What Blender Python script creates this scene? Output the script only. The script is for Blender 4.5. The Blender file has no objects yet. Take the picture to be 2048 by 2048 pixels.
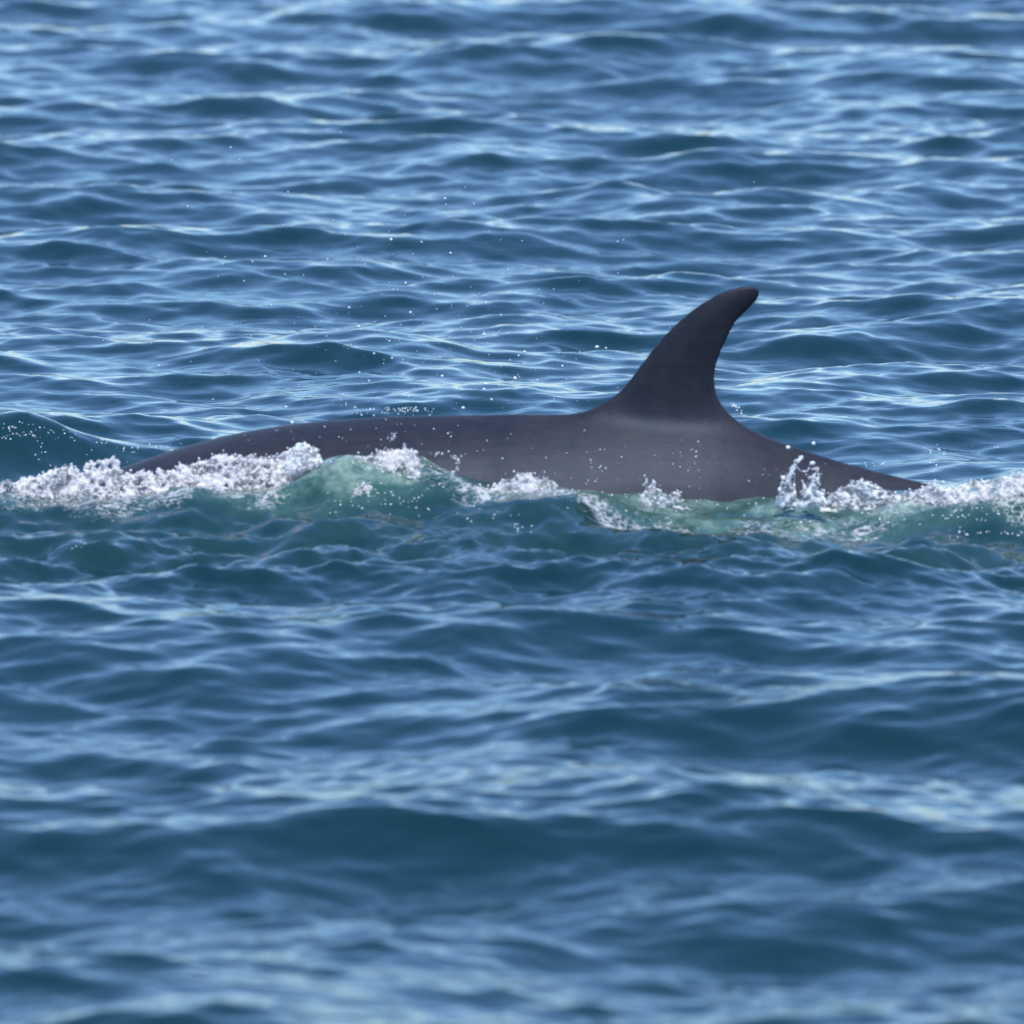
import bpy, bmesh, math, random
import numpy as np
from mathutils import Vector, Matrix, noise as mnoise

random.seed(7)
rng = np.random.default_rng(11)
scene = bpy.context.scene
COL = scene.collection
R = math.radians

# ------------------------------------------------------------------ camera
CAM = np.array([0.0, -36.0, 4.7])
AIM = np.array([0.0, -0.35, 0.0])
fwd = AIM - CAM
DIST = float(np.linalg.norm(fwd)); fwd /= DIST
right = np.array([1.0, 0.0, 0.0]); upv = np.cross(right, fwd)
TAN = 2.0 / DIST                                     # the frame is 4 m wide at the whale
cam_d = bpy.data.cameras.new('camera')
cam = bpy.data.objects.new('camera', cam_d); COL.objects.link(cam)
cam.location = CAM
cam.rotation_euler = Vector(fwd).to_track_quat('-Z', 'Y').to_euler()
cam_d.sensor_width = 36.0
cam_d.angle = 2 * math.atan(TAN)
cam_d.clip_start = 0.5; cam_d.clip_end = 8000
cam_d.dof.use_dof = True
cam_d.dof.focus_distance = DIST + 3.3
cam_d.dof.aperture_fstop = (cam_d.lens / 1000.0) / 0.095      # 95 mm wide entrance pupil
scene.camera = cam

# ------------------------------------------------------------------ sky, sun, exposure
SUN_EL, SUN_AZ = 71.0, 160.0            # azimuth from +Y (beyond the whale) towards +X: high, over the camera's right shoulder
world = bpy.data.worlds.new('World'); scene.world = world
world.use_nodes = True
wn = world.node_tree.nodes; wl = world.node_tree.links
bg = wn['Background']; bg.inputs['Strength'].default_value = 0.132
sky = wn.new('ShaderNodeTexSky'); sky.sky_type = 'NISHITA'; sky.sun_disc = False
sky.sun_elevation = R(SUN_EL); sky.sun_rotation = R(SUN_AZ)
sky.altitude = 0; sky.air_density = 1.10; sky.dust_density = 0.0; sky.ozone_density = 10.0
wl.new(sky.outputs[0], bg.inputs['Color'])
sd = bpy.data.lights.new('sun', 'SUN'); sd.energy = 2.6; sd.angle = R(0.53); sd.color = (1.0, 0.965, 0.92)
sun = bpy.data.objects.new('sun', sd); COL.objects.link(sun)
sdir = Vector((math.sin(R(SUN_AZ)) * math.cos(R(SUN_EL)), math.cos(R(SUN_AZ)) * math.cos(R(SUN_EL)), math.sin(R(SUN_EL))))
sun.rotation_euler = sdir.to_track_quat('Z', 'Y').to_euler()
sun.location = (0, 0, 30)
vs = scene.view_settings
vs.view_transform = 'Standard'; vs.look = 'None'; vs.exposure = 0.95; vs.gamma = 1.0; vs.use_curve_mapping = False
scene.cycles.max_bounces = 8
scene.cycles.sample_clamp_indirect = 6.0

# ------------------------------------------------------------------ helpers
def ray(px, py):
    return fwd + ((px - 1024) / 1024 * TAN) * right + ((1024 - py) / 1024 * TAN) * upv
def at_y(px, py, y):                    # a measured point on the upright plane at depth y
    d = ray(px, py); return CAM + d * ((y - CAM[1]) / d[1])
def at_z(px, py, z=0.0):                # a measured point on the level plane at height z
    d = ray(px, py); return CAM + d * ((z - CAM[2]) / d[2])
def px_x(px):                           # lateral metres at the whale
    return (px - 1024) / 512.0
def smooth(a, b, x):
    t = np.clip((x - a) / (b - a), 0, 1); return t * t * (3 - 2 * t)
def tag(o, label=None, cat=None, group=None, kind=None):
    if label: o['label'] = label
    if cat: o['category'] = cat
    if group: o['group'] = group
    if kind: o['kind'] = kind
    return o
def mesh_np(name, co, quads, mat=None, smooth_shade=True, parent=None, k=4):
    me = bpy.data.meshes.new(name)
    n, m = len(co), len(quads)
    me.vertices.add(n); me.vertices.foreach_set('co', np.ascontiguousarray(co, dtype=np.float32).ravel())
    me.loops.add(m * k); me.loops.foreach_set('vertex_index', np.ascontiguousarray(quads, dtype=np.int32).ravel())
    me.polygons.add(m)
    me.polygons.foreach_set('loop_start', np.arange(0, m * k, k, dtype=np.int32))
    me.polygons.foreach_set('loop_total', np.full(m, k, dtype=np.int32))
    me.update(calc_edges=True)
    if smooth_shade: me.polygons.foreach_set('use_smooth', np.ones(m, dtype=bool))
    if mat: me.materials.append(mat)
    o = bpy.data.objects.new(name, me); COL.objects.link(o)
    if parent: o.parent = parent
    return o
def attr(me, name, arr):
    a = me.attributes.new(name, 'FLOAT', 'POINT'); a.data.foreach_set('value', np.ascontiguousarray(arr, dtype=np.float32).ravel())
def grid_quads(nr, nc):
    i = np.arange(nr * nc).reshape(nr, nc)
    return np.stack([i[:-1, :-1], i[:-1, 1:], i[1:, 1:], i[1:, :-1]], -1).reshape(-1, 4)
def new_mat(name):
    m = bpy.data.materials.new(name); m.use_nodes = True
    nt = m.node_tree; return m, nt, nt.nodes['Principled BSDF']
def node(nt, t, **kw):
    n = nt.nodes.new(t)
    for k, v in kw.items():
        if hasattr(n, k) and k not in n.inputs: setattr(n, k, v)
        else: n.inputs[k].default_value = v
    return n

# ------------------------------------------------------------------ wave field (FFT chop, one big tile)
LX, LY, NX, NY = 31.0, 83.0, 2048, 4096
def wave_fields():
    kx = 2 * np.pi * np.fft.fftfreq(NX, LX / NX).astype(np.float32)
    ky = 2 * np.pi * np.fft.fftfreq(NY, LY / NY).astype(np.float32)
    KX, KY = np.meshgrid(kx, ky)
    K = np.sqrt(KX * KX + KY * KY); K[0, 0] = 1
    def spec(lam, spread, ang, amp, cut, power=4.0):
        kp = 2 * np.pi / lam
        S = np.exp(-(kp / K) ** 2 * 1.0) / K ** power * np.exp(-(K * cut / (2 * np.pi)) ** 2)
        c = np.cos(np.arctan2(KY, KX) - ang)
        D = spread + (1 - spread) * c * c
        A = np.sqrt(S * D); A[0, 0] = 0
        z = rng.standard_normal(K.shape, dtype=np.float32) + 1j * rng.standard_normal(K.shape, dtype=np.float32)
        F = A * z
        h = np.fft.ifft2(F).real
        s = amp / h.std()
        return F * s
    F = spec(3.2, 0.10, R(94), 0.040, 0.19, 4.4) + spec(0.8, 0.13, R(84), 0.0085, 0.10)
    h = np.fft.ifft2(F).real.astype(np.float32)
    dx = np.fft.ifft2(1j * KX / K * F).real.astype(np.float32)
    dy = np.fft.ifft2(1j * KY / K * F).real.astype(np.float32)
    return h, dx, dy
HF, DXF, DYF = wave_fields()
def sample(F, x, y):
    u = ((x + 18.606) / LX + 0.5) * NX; v = ((y + 77.463) / LY + 0.5) * NY      # the stretch of sea chosen from the tile
    i = np.floor(u).astype(np.int64); j = np.floor(v).astype(np.int64)
    fu = (u - i).astype(np.float32); fv = (v - j).astype(np.float32)
    i0 = i % NX; i1 = (i + 1) % NX; j0 = j % NY; j1 = (j + 1) % NY
    return (F[j0, i0] * (1 - fu) + F[j0, i1] * fu) * (1 - fv) + (F[j1, i0] * (1 - fu) + F[j1, i1] * fu) * fv

# water pushed up along the near flank and the swell behind the left end of the back
FL_X = px_x(np.array([-600, -200, 0, 300, 480, 600, 690, 800, 1000, 1300, 1600, 1750, 1850, 2048, 2300, 2700]))
FL_Z = np.array([0.0, .05, .06, .09, .11, .18, .19, .14, .09, .075, .05, .05, .06, .09, .06, 0.0])
SW_X = px_x(np.array([-700, -300, -60, 31, 62, 103, 145, 186, 248, 350, 430]))
SW_Z = np.array([0.0, .18, .22, .215, .19, .155, .125, .105, .085, .06, 0.0])
BUMPS = [  # px, py, height, sigma x, sigma y (front), sigma y (back)
    (1720, 1060, .05, .12, .16, .12), (1862, 1080, .055, .13, .16, .12), (1320, 1070, .035, .22, .2, .16),
    (470, 990, .05, .14, .16, .16), (790, 1000, .05, .16, .2, .2), (690, 1060, .04, .14, .18, .15),
    (1860, 905, .05, .35, .35, .3),
    (400, 1690, .045, .55, .45, .4), (1850, 2010, .05, .35, .4, .3), (1230, 385, .06, .3, .4, .4), (700, 535, .05, .4, .4, .4),
]
def local_water(x, y):
    """extra height, calming factor and aeration at a place"""
    zf = np.interp(x, FL_X, FL_Z)
    zf = zf * (1 + 0.22 * np.sin(5.7 * x + 0.8) * np.sin(2.3 * x) + 0.10 * np.sin(13.7 * x + 2 * y))
    front = 0.21 + 0.07 * np.sin(4.3 * x + 1.9) + 0.05 * np.sin(9.1 * x)
    d = y + 0.60
    wob = 0.06 * np.sin(3.1 * x + 0.5) + 0.04 * np.sin(7.3 * x + 1.0)
    d = d + wob
    h = zf * np.where(d < 0, np.exp(-(d / front) ** 2), np.exp(-(d / 0.7) ** 2))
    zs = np.interp(x, SW_X, SW_Z)
    d2 = y - 0.95 - 0.25 * (x + 1.9)
    h2 = zs * np.where(d2 < 0, np.exp(-(d2 / 0.36) ** 2), np.exp(-(d2 / 0.35) ** 2))
    h = np.maximum(h, 0.9 * h2) + 0.25 * np.minimum(h, h2)
    for (px, py, a, sx, sf, sb) in BUMPS:
        c = at_z(px, py, 0.03)
        dx_, dy_ = x - c[0], y - c[1]
        h = h + a * np.exp(-np.abs(dx_ / sx) ** 1.6) * np.where(dy_ < 0, np.exp(-(dy_ / sf) ** 2), np.exp(-(dy_ / sb) ** 2))
    # short steep chop thrown up round the body
    m = np.exp(-((y + 1.5) / 1.3) ** 2) * smooth(3.4, 2.4, np.abs(x))
    h = h + m * (0.62 * sample(HF, 3.1 * x + 4, 2.8 * y + 9) + 0.20 * sample(HF, 6.3 * x - 3, 5.6 * y + 2))
    calm = 1 - 0.40 * np.exp(-((y + 0.1) / 0.75) ** 2) * smooth(2.6, 1.9, np.abs(x))
    return h, calm
def water_at(x, y):
    h, calm = local_water(x, y)
    return h + calm * sample(HF, x, y)

# ------------------------------------------------------------------ materials
def water_material():
    m, nt, b = new_mat('sea_water')
    L = nt.links.new
    a1 = node(nt, 'ShaderNodeAttribute', attribute_name='aeration')
    a2 = node(nt, 'ShaderNodeAttribute', attribute_name='foam')
    tc = node(nt, 'ShaderNodeTexCoord')
    # froth breaks up into patches and threads
    n1 = node(nt, 'ShaderNodeTexNoise', Scale=13.0, Detail=9.0, Roughness=0.72, Distortion=1.6)
    L(tc.outputs['Object'], n1.inputs['Vector'])
    vo = node(nt, 'ShaderNodeTexVoronoi', Scale=42.0, feature='DISTANCE_TO_EDGE'); 
    dis = node(nt, 'ShaderNodeMix', data_type='VECTOR'); dis.inputs[0].default_value = 0.04; L(tc.outputs['Object'], dis.inputs[4]); L(n1.outputs['Color'], dis.inputs[5]); L(dis.outputs[1], vo.inputs['Vector'])
    vm = node(nt, 'ShaderNodeMath', operation='MULTIPLY'); L(vo.outputs['Distance'], vm.inputs[0]); vm.inputs[1].default_value = -0.55
    n1b = node(nt, 'ShaderNodeMath', operation='ADD'); L(n1.outputs[0], n1b.inputs[0]); L(vm.outputs[0], n1b.inputs[1])
    add = node(nt, 'ShaderNodeMath', operation='ADD'); L(a2.outputs['Fac'], add.inputs[0]); L(n1b.outputs[0], add.inputs[1])
    fr = node(nt, 'ShaderNodeMapRange', interpolation_type='SMOOTHSTEP')
    fr.inputs['From Min'].default_value = 0.84; fr.inputs['From Max'].default_value = 1.16; fr.inputs['To Max'].default_value = 0.78
    L(add.outputs[0], fr.inputs['Value'])
    n2 = node(nt, 'ShaderNodeTexNoise', Scale=5.0, Detail=4.0, Roughness=0.55)
    L(tc.outputs['Object'], n2.inputs['Vector'])
    mul = node(nt, 'ShaderNodeMath', operation='MULTIPLY_ADD'); L(n2.outputs[0], mul.inputs[0]); mul.inputs[1].default_value = 2.6; mul.inputs[2].default_value = -0.45
    n2b = node(nt, 'ShaderNodeTexNoise', Scale=22.0, Detail=6.0, Roughness=0.7, Distortion=1.0); L(tc.outputs['Object'], n2b.inputs['Vector'])
    mu2 = node(nt, 'ShaderNodeMath', operation='MULTIPLY_ADD'); L(n2b.outputs[0], mu2.inputs[0]); mu2.inputs[1].default_value = 1.5; mu2.inputs[2].default_value = 0.1
    mu3 = node(nt, 'ShaderNodeMath', operation='MULTIPLY'); L(mul.outputs[0], mu3.inputs[0]); L(mu2.outputs[0], mu3.inputs[1])
    aer = node(nt, 'ShaderNodeMath', operation='MULTIPLY', use_clamp=True); L(a1.outputs['Fac'], aer.inputs[0]); L(mu3.outputs[0], aer.inputs[1])
    ramp = node(nt, 'ShaderNodeValToRGB')
    e = ramp.color_ramp.elements
    e[0].position = 0.0; e[0].color = (0.003, 0.024, 0.031, 1)
    e[1].position = 1.0; e[1].color = (0.26, 0.35, 0.295, 1)
    x = e.new(0.35); x.color = (0.034, 0.086, 0.074, 1)
    L(aer.outputs[0], ramp.inputs[0])
    mix = node(nt, 'ShaderNodeMix', data_type='RGBA')
    L(fr.outputs[0], mix.inputs[0]); L(ramp.outputs[0], mix.inputs[6]); mix.inputs[7].default_value = (0.54, 0.54, 0.53, 1)
    L(mix.outputs[2], b.inputs['Base Color'])
    rg = node(nt, 'ShaderNodeMapRange'); L(fr.outputs[0], rg.inputs[0]); rg.inputs[3].default_value = 0.10; rg.inputs[4].default_value = 0.55
    L(rg.outputs[0], b.inputs['Roughness'])
    b.inputs['IOR'].default_value = 1.333
    # ripples finer than the mesh
    mp = node(nt, 'ShaderNodeMapping'); mp.inputs['Scale'].default_value = (0.45, 1, 0.3); L(tc.outputs['Object'], mp.inputs[0])
    n3 = node(nt, 'ShaderNodeTexNoise', Scale=14.0, Detail=3.0, Roughness=0.45, Distortion=0.4); L(mp.outputs[0], n3.inputs['Vector'])
    bp = node(nt, 'ShaderNodeBump', Strength=0.3, Distance=0.010); L(n3.outputs[0], bp.inputs['Height'])
    L(bp.outputs[0], b.inputs['Normal'])
    return m
def skin_material():
    m, nt, b = new_mat('whale_skin')
    L = nt.links.new
    tc = node(nt, 'ShaderNodeTexCoord')
    n1 = node(nt, 'ShaderNodeTexNoise', Scale=2.2, Detail=5.0, Roughness=0.6, Distortion=0.3); L(tc.outputs['Object'], n1.inputs['Vector'])
    mp = node(nt, 'ShaderNodeMapping'); mp.inputs['Scale'].default_value = (9, 9, 1.1); mp.inputs['Rotation'].default_value = (0, R(-8), 0); L(tc.outputs['Object'], mp.inputs[0])
    n2 = node(nt, 'ShaderNodeTexNoise', Scale=1.6, Detail=4.0, Roughness=0.6); L(mp.outputs[0], n2.inputs['Vector'])
    ad = node(nt, 'ShaderNodeMix', data_type='FLOAT'); ad.inputs[0].default_value = 0.5; L(n1.outputs[0], ad.inputs[2]); L(n2.outputs[0], ad.inputs[3])
    mp3 = node(nt, 'ShaderNodeMapping'); mp3.inputs['Scale'].default_value = (1.4, 14, 14); mp3.inputs['Rotation'].default_value = (0, R(12), 0); L(tc.outputs['Object'], mp3.inputs[0])
    n5 = node(nt, 'ShaderNodeTexNoise', Scale=3.0, Detail=6.0, Roughness=0.7); L(mp3.outputs[0], n5.inputs['Vector'])
    ad2 = node(nt, 'ShaderNodeMix', data_type='FLOAT'); ad2.inputs[0].default_value = 0.28; L(ad.outputs[0], ad2.inputs[2]); L(n5.outputs[0], ad2.inputs[3]); ad = ad2
    ramp = node(nt, 'ShaderNodeValToRGB'); e = ramp.color_ramp.elements
    e[0].position = 0.40; e[0].color = (0.0125, 0.0145, 0.020, 1)
    e[1].position = 0.62; e[1].color = (0.030, 0.027, 0.031, 1)
    L(ad.outputs[0], ramp.inputs[0])
    # small dark pocks
    v = node(nt, 'ShaderNodeTexVoronoi', Scale=11.0); v.inputs['Randomness'].default_value = 1.0; L(tc.outputs['Object'], v.inputs['Vector'])
    vr = node(nt, 'ShaderNodeMapRange'); L(v.outputs['Distance'], vr.inputs[0]); vr.inputs[1].default_value = 0.05; vr.inputs[2].default_value = 0.12; vr.inputs[3].default_value = 0.9; vr.inputs[4].default_value = 1.0
    n4 = node(nt, 'ShaderNodeTexNoise', Scale=4.0); L(tc.outputs['Object'], n4.inputs['Vector'])
    ms = node(nt, 'ShaderNodeMapRange'); L(n4.outputs[0], ms.inputs[0]); ms.inputs[1].default_value = 0.50; ms.inputs[2].default_value = 0.6
    mx = node(nt, 'ShaderNodeMix', data_type='FLOAT'); L(ms.outputs[0], mx.inputs[0]); mx.inputs[2].default_value = 1.0; L(vr.outputs[0], mx.inputs[3])
    mm = node(nt, 'ShaderNodeMix', data_type='RGBA', blend_type='MULTIPLY'); mm.inputs[0].default_value = 1.0
    L(ramp.outputs[0], mm.inputs[6]); L(mx.outputs[0], mm.inputs[7])
    L(mm.outputs[2], b.inputs['Base Color'])
    b.inputs['Roughness'].default_value = 0.5; b.inputs['Specular IOR Level'].default_value = 0.27; b.inputs['Specular Tint'].default_value = (0.58, 0.74, 1.0, 1)  # specular tinted blue to imitate the sky sheen on wet skin
    b.inputs['IOR'].default_value = 1.40
    b.inputs['Coat Weight'].default_value = 0.0; b.inputs['Coat Roughness'].default_value = 0.25; b.inputs['Coat IOR'].default_value = 1.33
    n3 = node(nt, 'ShaderNodeTexNoise', Scale=55.0, Detail=3.0); L(tc.outputs['Object'], n3.inputs['Vector'])
    bp = node(nt, 'ShaderNodeBump', Strength=0.12, Distance=0.006); L(n3.outputs[0], bp.inputs['Height']); L(bp.outputs[0], b.inputs['Normal'])
    return m
M_WATER = water_material(); M_SKIN = skin_material()

# ------------------------------------------------------------------ the sea: one sheet to the horizon, finest round the whale
def build_sea():
    hcam = CAM[2]
    dep = np.radians(np.concatenate([np.linspace(34, 11.7, 60, endpoint=False), np.linspace(11.7, 3.9, 1120, endpoint=False), np.geomspace(3.9, 0.09, 130)]))
    rr = hcam / np.tan(dep)
    wide = np.geomspace(4.4, 70, 90)
    th = np.radians(np.concatenate([-wide[::-1], np.linspace(-4.4, 4.4, 760)[1:-1], wide]))
    RR, TH = np.meshgrid(rr, th, indexing='ij')
    x = RR * np.sin(TH); y = CAM[1] + RR * np.cos(TH)
    h, calm = local_water(x, y)
    far = smooth(400, 90, RR)
    hw = sample(HF, x, y) * calm * far
    chop = 0.82 * calm * far
    dx = sample(DXF, x, y) * chop; dy = sample(DYF, x, y) * chop
    # rough froth relief and aeration
    foam, aer = froth(x, y)
    co = np.stack([x + dx, y + dy, h + hw], -1).reshape(-1, 3)
    o = mesh_np('sea_water', co, grid_quads(len(rr), len(th))[:, ::-1], M_WATER)
    attr(o.data, 'foam', foam); attr(o.data, 'aeration', aer)
    tag(o, kind='structure')
    return o
AE_X = px_x(np.array([-400, 0, 200, 420, 600, 700, 850, 1000, 1300, 1600, 1800, 2048, 2400]))
AE_W = np.array([0.1, .12, .14, .18, .27, .27, .20, .22, .27, .28, .28, .27, .1])       # how far it reaches towards the camera
AE_A = np.array([0.0, .25, .28, .42, .85, .90, .55, .48, .58, .60, .55, .45, 0.0])
FO_X = px_x(np.array([-500, -100, 100, 300, 450, 560, 640, 720, 800, 900, 1050, 1300, 1500, 1650, 1800, 2048, 2400]))
FO_A = np.array([0, .42, .48, .52, .52, .48, .20, .20, .40, .48, .56, .54, .48, .48, .50, .54, 0.])
D0_X = px_x(np.array([-500, 900, 1000, 1200, 1450, 1600, 1700, 1800, 2400]))
D0 = np.array([0.04, .04, .10, .20, .36, .20, .12, .06, .04])
def froth(x, y):
    d = -(y + 0.55)                                   # metres in front of the flank
    w = np.interp(x, AE_X, AE_W)
    aer = np.interp(x, AE_X, AE_A) * np.where(d > 0, np.exp(-(d / w) ** 2), np.exp(-(d / 0.8) ** 2))
    aer = np.maximum(aer, 0.09 * np.exp(-((y + 1.1) / 0.9) ** 2) * smooth(3.0, 2.0, np.abs(x)))
    fo = np.interp(x, FO_X, FO_A)
    d0 = np.interp(x, D0_X, D0)
    wob = 0.05 * np.sin(9.0 * x) + 0.04 * np.sin(21 * x + 1)
    q = d - d0 + wob
    foam = fo * np.where(q > 0, np.exp(-(q / 0.22) ** 2), np.exp(-(q / (0.30 + 0.7 * (d0 < .05))) ** 2))
    return foam, aer
sea = build_sea()

# ------------------------------------------------------------------ the whale
def whale():
    # back line measured along the middle of the back (x, z), carried on under water to snout and tail
    prof = [(245, 938), (330, 905), (450, 872), (560, 852), (640, 843), (760, 834), (850, 831), (1000, 830), (1110, 825),
            (1228, 810), (1340, 818), (1440, 824), (1486, 838), (1538, 866), (1590, 889), (1649, 913), (1678, 925), (1783, 950), (1891, 977)]
    P = [at_y(px, py, 0.0) for px, py in prof]
    xs = [-4.75, -4.4, -3.6, -2.7, -2.0] + [p[0] for p in P] + [2.2, 2.8, 3.2]
    zs = [-0.78, -0.52, -0.26, -0.08, 0.0] + [p[2] for p in P] + [-0.05, -0.22, -0.36]
    SX = np.array([-4.8, -4.5, -3.8, -2.8, -1.6, -0.5, 0.5, 1.0, 1.7, 2.4, 2.9, 3.25])
    W = np.array([.03, .22, .46, .62, .62, .54, .41, .35, .25, .14, .08, .05])
    H = np.array([.03, .20, .46, .62, .64, .60, .62, .58, .40, .24, .16, .08])
    st = np.linspace(-4.78, 3.22, 200)
    # smooth interpolation of the back line
    zt = np.interp(st, xs, zs)
    for _ in range(10): zt[1:-1] = 0.25 * zt[:-2] + 0.5 * zt[1:-1] + 0.25 * zt[2:]
    w = np.interp(st, SX, W); hh = np.interp(st, SX, H)
    for a in (w, hh):
        for _ in range(25): a[1:-1] = 0.25 * a[:-2] + 0.5 * a[1:-1] + 0.25 * a[2:]
    ex = np.interp(st, [-5, -0.9, -0.1, 0.35, 0.85, 1.3, 3.2], [1.0, 1.02, 1.25, 1.95, 1.95, 1.5, 1.2])
    NA = 64
    th = np.linspace(0, 2 * np.pi, NA, endpoint=False)
    bm = bmesh.new()
    rings = []
    for i, x in enumerate(st):
        s = np.sin(th); c = np.cos(th)
        yy = w[i] * np.sign(s) * np.abs(s) ** ex[i]
        zz = zt[i] - hh[i] + hh[i] * c
        rings.append([bm.verts.new((x, float(yy[k]), float(zz[k]))) for k in range(NA)])
    for i in range(len(rings) - 1):
        for k in range(NA):
            bm.faces.new((rings[i][k], rings[i][(k + 1) % NA], rings[i + 1][(k + 1) % NA], rings[i + 1][k]))
    bm.faces.new(rings[0][::-1]); bm.faces.new(rings[-1])
    # dorsal fin: leading and trailing edge
    lead = [(1085, 870), (1122, 840), (1166, 815), (1206, 795), (1241, 770), (1274, 735), (1305, 698), (1331, 667), (1357, 642), (1383, 620), (1409, 602), (1435, 587), (1461, 577), (1486, 572), (1503, 571)]
    trail = [(1600, 930), (1545, 880), (1500, 846), (1463, 815), (1445, 791), (1436, 770), (1433, 744), (1437, 719), (1448, 693), (1460, 667), (1473, 643), (1499, 618), (1515, 602), (1522, 588), (1520, 578)]
    def resamp(pts, n):
        p = np.array([at_y(a, b, 0.0)[[0, 2]] for a, b in pts])
        s = np.concatenate([[0], np.cumsum(np.linalg.norm(np.diff(p, axis=0), axis=1))]); s /= s[-1]
        t = np.linspace(0, 1, n)
        q = np.stack([np.interp(t, s, p[:, 0]), np.interp(t, s, p[:, 1])], -1)
        for _ in range(2): q[1:-1] = 0.25 * q[:-2] + 0.5 * q[1:-1] + 0.25 * q[2:]
        return q
    NT, NS = 60, 24
    Lp, Tp = resamp(lead, NT), resamp(trail, NT)
    rows = []
    for i in range(NT):
        t = i / (NT - 1)
        half = 0.015 + 0.055 * (1 - t) ** 1.2 + 0.045 * max(0, 1 - t / 0.30) ** 2.0
        row = []
        for side in (1, -1):
            ss = np.linspace(0, 1, NS) if side == 1 else np.linspace(1, 0, NS)[1:-1]
            for s_ in ss:
                prof_t = 0.20 + 0.80 * (min(1, s_ / 0.38) ** 0.6 if s_ < 0.38 else max(0, 1 - ((s_ - 0.38) / 0.62) ** 1.4))
                if s_ in (0.0, 1.0): prof_t = 0.0
                p = Lp[i] * (1 - s_) + Tp[i] * s_
                row.append(bm.verts.new((float(p[0]), float(-side * half * prof_t), float(p[1]))))
        rows.append(row)
    n = len(rows[0])
    for i in range(NT - 1):
        for k in range(n):
            bm.faces.new((rows[i][k], rows[i][(k + 1) % n], rows[i + 1][(k + 1) % n], rows[i + 1][k]))
    bm.faces.new(rows[0][::-1]); bm.faces.new(rows[-1])
    # tail flukes, deep under water: a flat crescent each side
    for sgn in (1, -1):
        out = [(2.95, 0.02), (3.15, 0.35), (3.42, 0.75), (3.62, 0.95), (3.60, 0.80), (3.48, 0.45), (3.42, 0.12), (3.30, 0.0)]
        up_ = [bm.verts.new((a, sgn * b_, -0.40 + 0.035 * (1 - b_))) for a, b_ in out]
        dn = [bm.verts.new((a, sgn * b_, -0.46 - 0.035 * (1 - b_))) for a, b_ in out]
        f1 = bm.faces.new(up_); f2 = bm.faces.new(dn[::-1])
        for k in range(len(out)):
            k2 = (k + 1) % len(out); bm.faces.new((up_[k], dn[k], dn[k2], up_[k2]))
        # flipper
        fl = [(-2.95, .45), (-2.6, .47), (-2.15, .80), (-1.95, 1.05), (-2.25, .95), (-2.75, .68)]
        up_ = [bm.verts.new((a, sgn * b_, -0.95 - 0.25 * (b_ - .45))) for a, b_ in fl]
        dn = [bm.verts.new((a, sgn * b_, -1.02 - 0.25 * (b_ - .45))) for a, b_ in fl]
        bm.faces.new(up_); bm.faces.new(dn[::-1])
        for k in range(len(fl)):
            k2 = (k + 1) % len(fl); bm.faces.new((up_[k], dn[k], dn[k2], up_[k2]))
    bmesh.ops.recalc_face_normals(bm, faces=bm.faces)
    me = bpy.data.meshes.new('whale'); bm.to_mesh(me); bm.free()
    o = bpy.data.objects.new('whale', me); COL.objects.link(o)
    rm = o.modifiers.new('union', 'REMESH'); rm.mode = 'VOXEL'; rm.voxel_size = 0.009
    sm = o.modifiers.new('fair', 'SMOOTH'); sm.factor = 0.5; sm.iterations = 8
    dg = bpy.context.evaluated_depsgraph_get()
    me2 = bpy.data.meshes.new_from_object(o.evaluated_get(dg))
    # fair the fin's root into the back
    nv = len(me2.vertices); co = np.empty(nv * 3, dtype=np.float32); me2.vertices.foreach_get('co', co); co = co.reshape(-1, 3)
    zroot = np.interp(co[:, 0], [0.2, 0.42, 0.85, 1.05], [.335, .365, .345, .27])
    wgt = np.exp(-((co[:, 2] - zroot) / 0.10) ** 2) * smooth(0.0, 0.25, co[:, 0]) * smooth(1.3, 1.0, co[:, 0])
    ne = len(me2.edges); ed = np.empty(ne * 2, dtype=np.int32); me2.edges.foreach_get('vertices', ed); ed = ed.reshape(-1, 2)
    sel = wgt > 0.002
    ed = ed[sel[ed[:, 0]] | sel[ed[:, 1]]]
    ids, inv = np.unique(ed, return_inverse=True); ed = inv.reshape(-1, 2)
    cs = co[ids].astype(np.float64); ws = (0.6 * wgt[ids])[:, None]; nn = len(ids)
    deg = np.maximum(np.bincount(ed.ravel(), minlength=nn), 1)[:, None]
    for _ in range(150):
        acc = np.stack([np.bincount(ed[:, 0], cs[ed[:, 1], k], nn) + np.bincount(ed[:, 1], cs[ed[:, 0], k], nn) for k in range(3)], -1) / deg
        cs = cs + ws * sel[ids][:, None] * (acc - cs)
    co[ids] = cs
    me2.vertices.foreach_set('co', np.ascontiguousarray(co, dtype=np.float32).ravel()); me2.update()
    o.modifiers.clear(); o.data = me2; me2.name = 'whale'
    me2.materials.clear(); me2.materials.append(M_SKIN)
    me2.polygons.foreach_set('use_smooth', np.ones(len(me2.polygons), dtype=bool))
    tag(o, 'dark grey whale rolling at the surface, back and hooked dorsal fin above the water', 'whale')
    return o
wh = whale()

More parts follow.
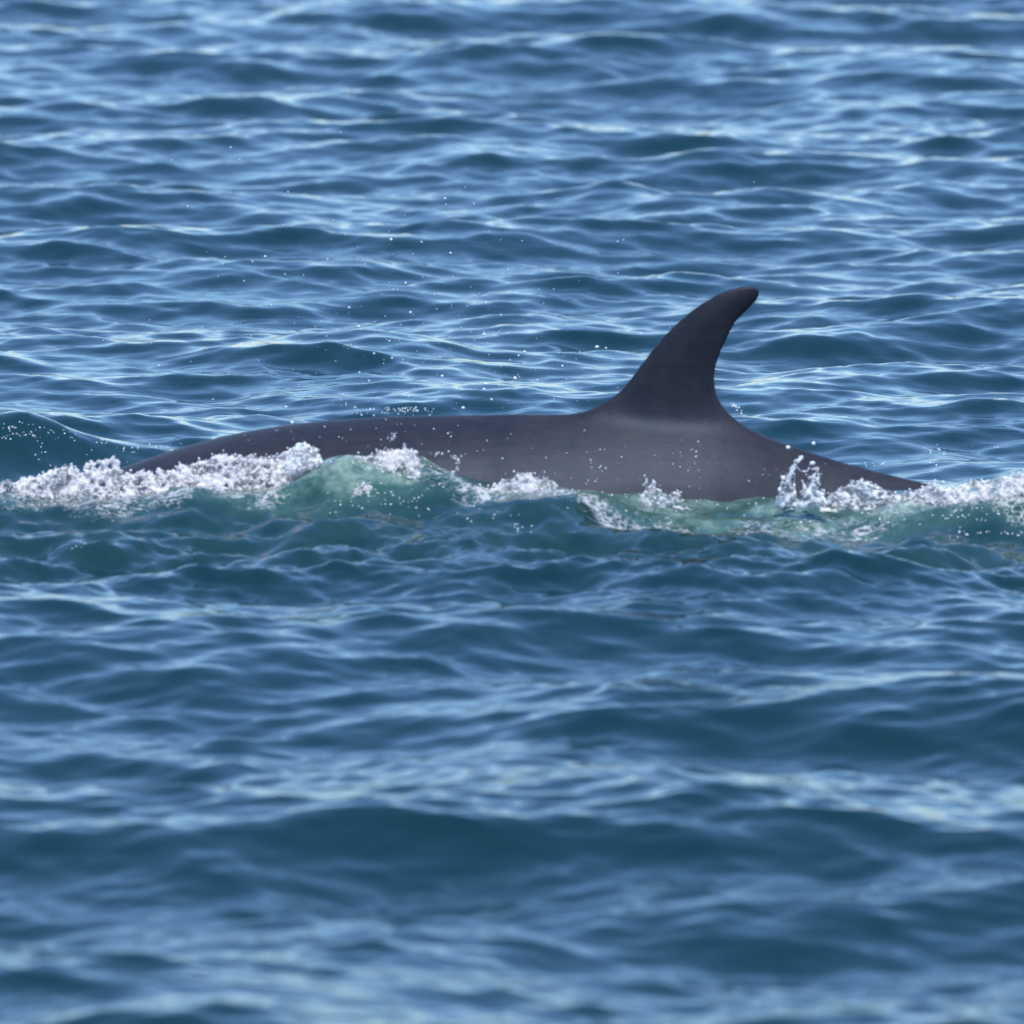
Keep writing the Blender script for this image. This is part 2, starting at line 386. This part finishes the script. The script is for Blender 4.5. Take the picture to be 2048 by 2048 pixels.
# ------------------------------------------------------------------ froth, splashes and spray
def foam_material(name, col, trans, rough, holes, lace=None):
    m, nt, b = new_mat(name); L = nt.links.new
    tc = node(nt, 'ShaderNodeTexCoord')
    n1 = node(nt, 'ShaderNodeTexNoise', Scale=60.0, Detail=5.0, Roughness=0.65); L(tc.outputs['Object'], n1.inputs['Vector'])
    v = node(nt, 'ShaderNodeTexVoronoi', Scale=95.0); L(tc.outputs['Object'], v.inputs['Vector'])
    b.inputs['Base Color'].default_value = (*col, 1)
    b.inputs['Roughness'].default_value = rough
    b.inputs['IOR'].default_value = 1.33; b.inputs['Specular IOR Level'].default_value = 0.3
    b.inputs['Subsurface Weight'].default_value = 0.8; b.inputs['Subsurface Radius'].default_value = (1, 1, 1); b.inputs['Subsurface Scale'].default_value = 0.045
    ad = node(nt, 'ShaderNodeMath', operation='SUBTRACT'); L(n1.outputs[0], ad.inputs[0]); L(v.outputs['Distance'], ad.inputs[1])
    bp = node(nt, 'ShaderNodeBump', Strength=0.4, Distance=0.006); L(ad.outputs[0], bp.inputs['Height']); L(bp.outputs[0], b.inputs['Normal'])
    # patches of clear water between the froth
    mp = node(nt, 'ShaderNodeMapping'); mp.inputs['Scale'].default_value = (0.55, 1, 1.3); mp.inputs['Rotation'].default_value = (0, R(25), 0); L(tc.outputs['Object'], mp.inputs[0])
    n2 = node(nt, 'ShaderNodeTexNoise', Scale=26.0, Detail=4.0, Roughness=0.6, Distortion=0.8); L(mp.outputs[0], n2.inputs['Vector'])
    mr = node(nt, 'ShaderNodeMapRange', interpolation_type='SMOOTHSTEP'); L(n2.outputs[0], mr.inputs[0])
    mr.inputs[1].default_value = holes - 0.10; mr.inputs[2].default_value = holes + 0.06; mr.inputs[3].default_value = trans; mr.inputs[4].default_value = 0.0
    L(mr.outputs[0], b.inputs['Transmission Weight'])
    if lace:                                          # froth is full of gaps: open lace of bubbles
        n6 = node(nt, 'ShaderNodeTexNoise', Scale=70.0, Detail=6.0, Roughness=0.7, Distortion=0.6); L(tc.outputs['Object'], n6.inputs['Vector'])
        n7 = node(nt, 'ShaderNodeTexNoise', Scale=14.0, Detail=3.0, Roughness=0.6); L(tc.outputs['Object'], n7.inputs['Vector'])
        mm = node(nt, 'ShaderNodeMix', data_type='FLOAT'); mm.inputs[0].default_value = 0.45; L(n6.outputs[0], mm.inputs[2]); L(n7.outputs[0], mm.inputs[3])
        ar = node(nt, 'ShaderNodeMapRange', interpolation_type='SMOOTHSTEP'); L(mm.outputs[0], ar.inputs[0])
        ar.inputs[1].default_value = lace - 0.05; ar.inputs[2].default_value = lace + 0.07; ar.inputs[3].default_value = 0.0; ar.inputs[4].default_value = 0.95
        L(ar.outputs[0], b.inputs['Alpha'])
    return m
M_FOAM = foam_material('sea_foam', (0.60, 0.58, 0.575), 0.0, 0.6, 0.45, lace=0.47)
M_VEIL = foam_material('torn_water', (0.66, 0.67, 0.68), 0.8, 0.2, 0.48)
M_SHEET = foam_material('streaked_water', (0.62, 0.63, 0.63), 0.92, 0.12, 0.54, lace=0.43)
def drop_material():
    m, nt, b = new_mat('spray_drop')
    b.inputs['Base Color'].default_value = (0.72, 0.72, 0.73, 1); b.inputs['Roughness'].default_value = 0.15; b.inputs['IOR'].default_value = 1.33  # white base colour stands in for the glints of clear drops
    return m
M_DROP = drop_material()

def ico(sub):
    bm = bmesh.new(); bmesh.ops.create_icosphere(bm, subdivisions=sub, radius=1.0)
    v = np.array([x.co[:] for x in bm.verts]); f = np.array([[q.index for q in x.verts] for x in bm.faces]); bm.free()
    return v, f
ICO1, ICO2 = ico(1), ico(2)
def spheres(name, C, r, mat, tpl=ICO1, squash=0.0):
    V, F = tpl
    n = len(C); C = np.asarray(C); r = np.asarray(r)
    sc = np.ones((n, 1, 3)) + squash * rng.uniform(-1, 1, (n, 1, 3))
    co = (C[:, None, :] + V[None] * sc * r[:, None, None]).reshape(-1, 3)
    f = (F[None] + (np.arange(n) * len(V))[:, None, None]).reshape(-1, 3)
    return mesh_np(name, co, f, mat, k=3)
def fuse(o, mat, voxel, disp, dsize, smooth_it=2, disp2=0.0):
    rm = o.modifiers.new('fuse', 'REMESH'); rm.mode = 'VOXEL'; rm.voxel_size = voxel
    sm = o.modifiers.new('fair', 'SMOOTH'); sm.iterations = smooth_it; sm.factor = 0.5
    for k, (d, z) in enumerate(((disp, dsize), (disp2, dsize * 0.35))):
        if d <= 0: continue
        t = bpy.data.textures.new(o.name + '_relief', 'CLOUDS'); t.noise_scale = z; t.noise_depth = 3
        dm = o.modifiers.new('relief', 'DISPLACE'); dm.texture = t; dm.strength = d; dm.mid_level = 0.5; dm.texture_coords = 'GLOBAL'
    dg = bpy.context.evaluated_depsgraph_get()
    me = bpy.data.meshes.new_from_object(o.evaluated_get(dg))
    old = o.data; o.modifiers.clear(); o.data = me; bpy.data.meshes.remove(old); me.name = o.name
    me.materials.clear(); me.materials.append(mat)
    me.polygons.foreach_set('use_smooth', np.ones(len(me.polygons), dtype=bool))
    return o
def one_piece(o):
    me = o.data; nv = len(me.vertices)
    ed = np.empty(len(me.edges) * 2, dtype=np.int32); me.edges.foreach_get('vertices', ed); ed = ed.reshape(-1, 2)
    lab = np.arange(nv)
    while True:
        new = lab.copy()
        np.minimum.at(new, ed[:, 0], lab[ed[:, 1]]); np.minimum.at(new, ed[:, 1], lab[ed[:, 0]])
        new = new[new]
        if (new == lab).all(): break
        lab = new
    keep = lab == np.bincount(lab).argmax()
    if keep.all(): return
    bm = bmesh.new(); bm.from_mesh(me); bm.verts.ensure_lookup_table()
    bmesh.ops.delete(bm, geom=[bm.verts[int(k)] for k in np.nonzero(~keep)[0]], context='VERTS')
    bm.to_mesh(me); bm.free()
def fnoise(x, s, seed=0.0):
    return np.array([mnoise.noise(Vector((float(a) * s, seed, 0.3))) for a in np.atleast_1d(x)])

bpy.context.view_layer.update()
def surface_at(px, py, objs):
    d = Vector(ray(px, py)).normalized(); best = None
    for ob in objs:
        hit, loc, nor, _ = ob.ray_cast(Vector(CAM), d)
        if hit and (best is None or (loc - Vector(CAM)).length < best[0]): best = ((loc - Vector(CAM)).length, loc, nor)
    return best
SPARK = []                                            # (point, radius): spray beads and stand-ins for sun glints, joined into one mass at the end
def froth_bank(name, spine, n, rad, label, cat, mat=M_FOAM, thick=0.07, ragged=0.5, voxel=0.0048, disp=0.003, sparks=60, rise=1.0, dsize=0.016, smooth_it=7):
    """spine: (px, py of the crest, py of the foot, depth y)"""
    S = np.array(spine, dtype=float)
    seg = np.abs(np.diff(S[:, 0])) * (S[:-1, 2] - S[:-1, 1] + S[1:, 2] - S[1:, 1])
    cs = np.concatenate([[0], np.cumsum(seg)]); cs /= cs[-1]
    u = rng.random(n); px = np.interp(u, cs, S[:, 0])
    top = np.interp(px, S[:, 0], S[:, 1]); bot = np.interp(px, S[:, 0], S[:, 2]); yy = np.interp(px, S[:, 0], S[:, 3])
    nz = 1 + ragged * (0.5 * fnoise(px, 0.035, 1.7) + 0.4 * fnoise(px, 0.11, 5.1) + 0.35 * fnoise(px, 0.31, 9.1))
    t = rng.random(n) ** 0.8
    pts = []; rs = []
    gx = np.arange(S[0, 0], S[-1, 0] + 4, 4.0)
    foot = []
    for g in gx:
        h = surface_at(g, np.interp(g, S[:, 0], S[:, 2]), (sea,)); foot.append(h[1][:] if h else at_y(g, np.interp(g, S[:, 0], S[:, 2]), -.65))
    foot = np.array(foot); fy = np.clip(foot[:, 1], -1.05, -0.5)
    for _ in range(3): fy[1:-1] = 0.25 * fy[:-2] + 0.5 * fy[1:-1] + 0.25 * fy[2:]
    for i in range(n):
        y0 = np.interp(px[i], gx, fy)
        a = at_y(px[i], bot[i], y0); b = at_y(px[i], top[i], y0 + thick * 0.8)
        hgt = (b[2] - a[2]) * (nz[i] if t[i] > 0 else 1) * rise
        r = rng.uniform(*rad) * (1.2 - 0.6 * t[i])
        # the bank leans back: its foot lies towards the camera and in the water
        y = y0 + thick * 0.8 * t[i] + abs(rng.normal(0, thick * 0.5))
        zb = min(a[2], float(water_at(np.array([a[0]]), np.array([y]))[0])) - 0.03
        z = zb + max(0, a[2] + hgt - r - zb) * t[i]
        pts.append((a[0] + rng.normal(0, 0.006), y, z)); rs.append(r)
    o = spheres(name, pts, rs, mat, ICO1, 0.3)
    fuse(o, mat, voxel, disp, dsize, smooth_it); one_piece(o)
    tag(o, label, cat)
    # beads thrown off the surface, also standing in for sun sparkle
    me = o.data; k = len(me.vertices)
    co = np.empty(k * 3, dtype=np.float32); me.vertices.foreach_get('co', co); co = co.reshape(-1, 3)
    no = np.empty(k * 3, dtype=np.float32); me.vertices.foreach_get('normal', no); no = no.reshape(-1, 3)
    ok = np.nonzero((no[:, 1] < 0.3) & (no[:, 2] > -0.2))[0]
    for j in rng.choice(ok, min(sparks * 7, len(ok)), replace=False):      # the grain of the froth
        SPARK.append((co[j] + no[j] * rng.uniform(-0.001, 0.003), rng.uniform(0.0008, 0.0019)))
    for j in rng.choice(ok, min(sparks, len(ok)), replace=False):
        SPARK.append((co[j] + no[j] * rng.uniform(0, 0.006) + np.array([0, 0, abs(rng.normal(0, 0.006))]), rng.uniform(0.0022, 0.0055)))
    return o
def strands(name, curves, label, cat, mat=M_VEIL, voxel=0.004, disp=0.006, group=None):
    """curves: lists of (px, py, depth y, radius in m); necks and beads are threaded on each"""
    pts = []; rs = []
    for cv in curves:
        c = np.array(cv, dtype=float)
        P = np.array([at_y(a, b, d) for a, b, d, _ in c])
        s = np.concatenate([[0], np.cumsum(np.linalg.norm(np.diff(P, axis=0), axis=1))])
        m = max(3, int(s[-1] / 0.003))
        for q in np.linspace(0, s[-1], m):
            r = np.interp(q, s, c[:, 3]) * (1 + 0.35 * math.sin(q * 210 + c[0, 0]))
            p = np.array([np.interp(q, s, P[:, k]) for k in range(3)]) + rng.normal(0, 0.0015, 3)
            pts.append(p); rs.append(r)
    o = spheres(name, pts, rs, mat, ICO1, 0.15)
    fuse(o, mat, voxel, disp, 0.02, 2)
    tag(o, label, cat, group)
    return o

froth_bank('foam_bank', [(-260, 985, 1010, -.5), (-80, 965, 1000, -.5), (0, 964, 992, -.48), (60, 950, 990, -.45), (120, 934, 988, -.42), (190, 920, 982, -.40), (238, 916, 975, -.40)],
           2600, (.006, .014), 'broad grey-white foam heap where the left end of the back goes under', 'foam', thick=.09, sparks=150)
froth_bank('foam_bank', [(236, 950, 986, -.62), (300, 940, 982, -.62), (345, 936, 978, -.62), (400, 918, 970, -.63), (450, 912, 962, -.64), (520, 912, 954, -.65), (570, 901, 946, -.66), (612, 893, 941, -.67), (634, 898, 933, -.67)],
           3200, (.006, .014), 'long foam ridge climbing along the flank to the curling crest', 'foam', thick=.10, sparks=230)
def crest_threads():
    out = []
    for k in range(30):
        u = rng.random()
        x0, y0 = 560 + 95 * u, 950 - 18 * u                # foot on the ridge
        v = 0.25 + 0.75 * u if rng.random() < .6 else rng.random()
        x1, y1 = np.interp(v, [0, .45, .62, .8, 1], [578, 604, 618, 634, 650]), np.interp(v, [0, .45, .62, .8, 1], [901, 884, 887, 900, 920])
        hf = surface_at(x0, y0, (sea,)); yf = min(max(hf[1][1] if hf else -.7, -.95), -.55)
        b = rng.uniform(-4, 4); r = rng.uniform(.0025, .005); n_ = 7; c = []
        for q in np.linspace(0, 1, n_):
            c.append((x0 + (x1 - x0) * q + b * math.sin(math.pi * q) + rng.normal(0, 1.2), y0 + (y1 - y0) * q ** .8 + rng.normal(0, 1.2), yf + .04 * q + rng.normal(0, .006), r * (1.2 - .6 * q)))
        out.append(c)
    return out
strands('curling_crest', crest_threads(), 'thin bluish water crest curling over at the end of the long foam ridge', 'splash', mat=M_VEIL)
froth_bank('foam_lump', [(662, 926, 932, -.60), (700, 913, 938, -.60), (735, 910, 945, -.60), (770, 901, 950, -.60), (800, 897, 955, -.60), (825, 898, 962, -.60), (838, 925, 965, -.60)],
           1500, (.005, .012), 'bright foam lump against the flank behind the pale green hump', 'foam', sparks=110, ragged=.35)
froth_bank('foam_lump', [(690, 990, 1000, -.80), (715, 975, 1000, -.80), (735, 966, 995, -.80), (750, 975, 995, -.80)], 300, (.004, .009), 'small torn foam scrap in front of the pale green hump', 'foam', sparks=40, thick=.04)
froth_bank('foam_lump', [(860, 975, 985, -.62), (930, 970, 985, -.62), (985, 972, 985, -.62), (1010, 958, 985, -.62), (1045, 950, 985, -.62), (1090, 950, 985, -.62), (1112, 968, 985, -.62)],
           1000, (.005, .011), 'low rounded foam lump beside the middle of the flank', 'foam', sparks=70, thick=.05)
froth_bank('foam_lump', [(1282, 970, 985, -.60), (1290, 955, 988, -.60), (1305, 954, 990, -.60), (1318, 972, 992, -.60), (1338, 980, 994, -.60), (1352, 966, 996, -.60), (1365, 985, 998, -.60), (1388, 993, 1000, -.60)],
           300, (.004, .009), 'two small pointed foam lips below the dorsal fin', 'foam', sparks=24, thick=.02, ragged=.2, disp=.008)
def thread(x0, y0, x1, y1, r, bend):
    n_ = 7; out = []
    for k in range(n_):
        q = k / (n_ - 1)
        out.append((x0 + (x1 - x0) * q + bend * math.sin(math.pi * q) + rng.normal(0, 1.6), y0 + (y1 - y0) * q + rng.normal(0, 1.6), -.6 + rng.normal(0, .012), r * (1.1 - .75 * q) * rng.uniform(.6, 1.3)))
    return out
EXTRA = [thread(rng.uniform(1552, 1600), 1012, rng.uniform(1560, 1592), rng.uniform(935, 990), rng.uniform(.005, .009), rng.uniform(-8, 8)) for _ in range(16)]
EXTRA += [thread(rng.uniform(1605, 1655), 1008, rng.uniform(1600, 1640), rng.uniform(948, 990), rng.uniform(.004, .008), rng.uniform(-9, 9)) for _ in range(12)]
strands('splash', EXTRA + [[(1566, 1012, -.58, .016), (1572, 990, -.58, .014), (1577, 968, -.58, .011), (1581, 950, -.58, .008), (1585, 938, -.58, .008), (1593, 925, -.58, .009), (1603, 915, -.58, .007)],
                   [(1556, 1008, -.58, .012), (1562, 985, -.58, .008), (1566, 972, -.58, .004)],
                   [(1588, 1006, -.58, .012), (1584, 985, -.58, .009), (1579, 965, -.58, .005)],
                   [(1593, 928, -.58, .004), (1597, 938, -.58, .003), (1604, 944, -.58, .005), (1614, 942, -.58, .004)],
                   [(1614, 942, -.58, .003), (1618, 932, -.58, .003), (1622, 926, -.58, .006), (1629, 925, -.58, .006)],
                   [(1636, 941, -.58, .004), (1629, 949, -.58, .005), (1623, 955, -.58, .006)],
                   [(1636, 960, -.58, .006), (1630, 954, -.58, .004), (1621, 962, -.58, .004), (1626, 978, -.58, .008), (1636, 992, -.58, .012), (1650, 988, -.58, .008)],
                   [(1606, 965, -.58, .004), (1608, 972, -.58, .007), (1612, 985, -.58, .006), (1606, 1000, -.58, .010)],
                   [(1640, 1005, -.6, .018), (1620, 1008, -.6, .014), (1600, 1012, -.6, .014)]],
        'tall forked splash leaping in front of the tail end of the back', 'splash')
froth_bank('torn_wave', [(1640, 1000, 1012, -.66), (1670, 982, 1012, -.66), (1695, 966, 1012, -.66), (1720, 958, 1012, -.66), (1745, 963, 1010, -.66), (1765, 975, 1008, -.66), (1800, 986, 1005, -.66), (1850, 992, 1005, -.66)],
           620, (.010, .020), 'rounded glassy wavelet streaked with foam right of the tall splash', 'splash', mat=M_SHEET, ragged=.08, disp=.005, dsize=.03, smooth_it=10, sparks=22)
froth_bank('foam_bank', [(1780, 990, 1010, -.68), (1835, 979, 1012, -.68), (1862, 962, 1012, -.66), (1885, 972, 1012, -.66), (1920, 966, 1008, -.66), (1960, 958, 1004, -.66), (2000, 956, 1000, -.66), (2030, 944, 996, -.66), (2060, 938, 990, -.66), (2140, 955, 990, -.66), (2300, 985, 1005, -.7)],
           2400, (.006, .014), 'bright foam bank rising to the right edge where the tail goes under', 'foam', ragged=.4, sparks=110)

# beads over water, flank and swell: spray, and white specks imitating sun glints
def scatter(px0, px1, py0, py1, y, n, r0, r1):
    for _ in range(n):
        a, b = rng.normal((px0 + px1) / 2, (px1 - px0) / 3.2), rng.normal((py0 + py1) / 2, (py1 - py0) / 3.2)
        h = surface_at(a, b, (sea, wh))
        if h: SPARK.append((np.array(h[1] + h[2] * abs(rng.normal(0, 0.002))), rng.uniform(r0, r1) * rng.choice([.5, .6, .8, 1.0])))
def on_water(px, py, r):
    h = surface_at(px, py, (sea,))
    if h: SPARK.append((np.array(h[1] + h[2] * r * rng.uniform(0, 1.0)), r))
def arc(pts, n, y, r):
    p = np.array(pts, float); u = np.sort(rng.random(n)) * (len(p) - 1)
    for q in u:
        SPARK.append((at_y(np.interp(q, range(len(p)), p[:, 0]) + rng.normal(0, 2.5), np.interp(q, range(len(p)), p[:, 1]) + rng.normal(0, 2.5), y), r * rng.uniform(.4, 1.1)))
for cx, cy, sx, sy, n in ((40, 860, 26, 9, 34), (75, 866, 16, 7, 22), (12, 868, 14, 6, 14), (128, 868, 16, 5, 12), (205, 884, 10, 4, 12), (260, 893, 14, 4, 10), (330, 895, 18, 4, 16), (270, 905, 12, 3, 5), (80, 895, 3, 14, 7), (110, 905, 50, 22, 16)):
    for _ in range(n): on_water(rng.normal(cx, sx), rng.normal(cy, sy), rng.uniform(.0018, .0045))
for cx, cy, sx, sy, n in ((1870, 900, 12, 4, 12), (1868, 918, 4, 8, 6), (1740, 929, 16, 2, 14), (1990, 893, 22, 2, 6),
                          (430, 955, 26, 9, 22), (500, 965, 40, 8, 12), (760, 985, 30, 14, 26), (800, 1000, 30, 10, 14), (690, 1005, 26, 5, 14), (670, 1030, 8, 4, 5), (560, 990, 70, 16, 10),
                          (1040, 1055, 16, 4, 10), (930, 1030, 60, 10, 14), (1150, 985, 50, 6, 24), (1250, 990, 50, 6, 22), (1430, 998, 40, 5, 16), (1540, 1008, 30, 6, 18), (1680, 1020, 60, 14, 30), (1760, 1040, 60, 14, 18),
                          (1960, 1030, 60, 12, 34), (1990, 1066, 40, 4, 26), (1915, 1062, 12, 8, 8), (1850, 1010, 60, 12, 26), (160, 1095, 18, 6, 7), (60, 995, 60, 8, 26), (1280, 1015, 160, 10, 26)):
    for _ in range(n): on_water(rng.normal(cx, sx), rng.normal(cy, sy), rng.uniform(.002, .0045))
arc([(1560, 1000), (1572, 960), (1585, 935), (1605, 912)], 60, -.62, .0042)
arc([(1605, 985), (1622, 940), (1640, 935), (1636, 965), (1650, 990)], 50, -.62, .004)
arc([(846, 935), (862, 915), (880, 905), (905, 908), (918, 920)], 22, -.50, .0042)
arc([(918, 912), (916, 935), (903, 950), (890, 962)], 34, -.52, .0048)
arc([(842, 950), (856, 946), (866, 935)], 16, -.54, .0042)
arc([(776, 882), (784, 874), (793, 868)], 16, -.38, .0038)
arc([(1466, 809), (1474, 818), (1486, 833)], 16, -.02, .0045)
scatter(880, 1560, 900, 985, -.52, 45, .0016, .0042)
scatter(1140, 1220, 900, 960, -.50, 18, .0018, .0042)
scatter(1340, 1420, 880, 970, -.50, 22, .0016, .004)
scatter(420, 1000, 850, 900, -.40, 40, .002, .004)
for _ in range(70): SPARK.append((at_y(rng.normal(790, 45), 826 + abs(rng.normal(0, 9)) - 12, .05), rng.uniform(.0018, .0042)))
for _ in range(260):                                   # fine mist above the back
    a = rng.normal(850, 230); b = 850 - abs(rng.normal(0, 190))
    if b < 840: SPARK.append((at_y(a, b, rng.uniform(.5, 1.0)), rng.uniform(.0012, .0028)))
spr = spheres('spray', [p for p, r in SPARK], [r for p, r in SPARK], M_DROP, ICO1, 0.2)
tag(spr, 'fine white beads of spray and imitated sun glints scattered over the foam, flank and water', 'spray', kind='stuff')

DROPS = [(461, 295, 4), (343, 320, 3), (479, 319, 3), (576, 384, 4), (375, 412, 4), (890, 397, 5), (892, 409, 3), (930, 374, 3), (948, 407, 4), (782, 479, 8), (843, 484, 5), (901, 506, 5),
         (530, 513, 5), (505, 523, 5), (446, 528, 3), (488, 562, 4), (570, 548, 3), (607, 550, 3), (655, 518, 4), (811, 566, 5), (1016, 538, 3), (1235, 483, 3), (1247, 480, 3), (698, 615, 5), (821, 625, 6),
         (717, 653, 6), (972, 605, 5), (1002, 630, 5), (968, 669, 7), (779, 682, 5), (748, 707, 5), (784, 716, 6), (1194, 694, 8), (1212, 696, 5), (1049, 704, 6), (1037, 711, 5), (1125, 732, 5), (719, 745, 5), (738, 762, 5),
         (884, 752, 6), (1030, 757, 9), (971, 768, 8), (968, 779, 7), (1075, 760, 5), (983, 799, 5), (572, 814, 6), (584, 845, 8), (926, 816, 8), (426, 799, 4), (318, 731, 4), (1282, 667, 5), (1627, 887, 8), (1576, 895, 9), (1886, 965, 7)]
me_d = bpy.data.meshes.new('water_drop')
V, F = ICO2
me_d.from_pydata([tuple(v) for v in V], [], [tuple(int(q) for q in f) for f in F]); me_d.polygons.foreach_set('use_smooth', np.ones(len(F), dtype=bool)); me_d.materials.append(M_DROP)
for (a, b, r) in DROPS:
    o = bpy.data.objects.new('water_drop', me_d); COL.objects.link(o)
    o.location = at_y(a, b, rng.uniform(.5, .9) if b < 830 else -.3)
    k = r * 0.00085; o.scale = (k * rng.uniform(.85, 1.2), k, k * rng.uniform(.85, 1.15))
    big = 'large' if r >= 7 else 'small'
    where = ('high over the sea behind the back' if b < 560 else 'over the sea left of the dorsal fin' if b < 740 else 'just above the left half of the back') if a < 1300 else 'over the tail end right of the fin'
    tag(o, '%s white spray drop flying %s' % (big, where), 'drop', '%s spray drops %s' % (big, where))
print('tris total', sum(len(o.data.polygons) * 2 for o in scene.objects if o.type == 'MESH'))
print('tris', len(sea.data.polygons) * 2, len(wh.data.polygons) * 2)
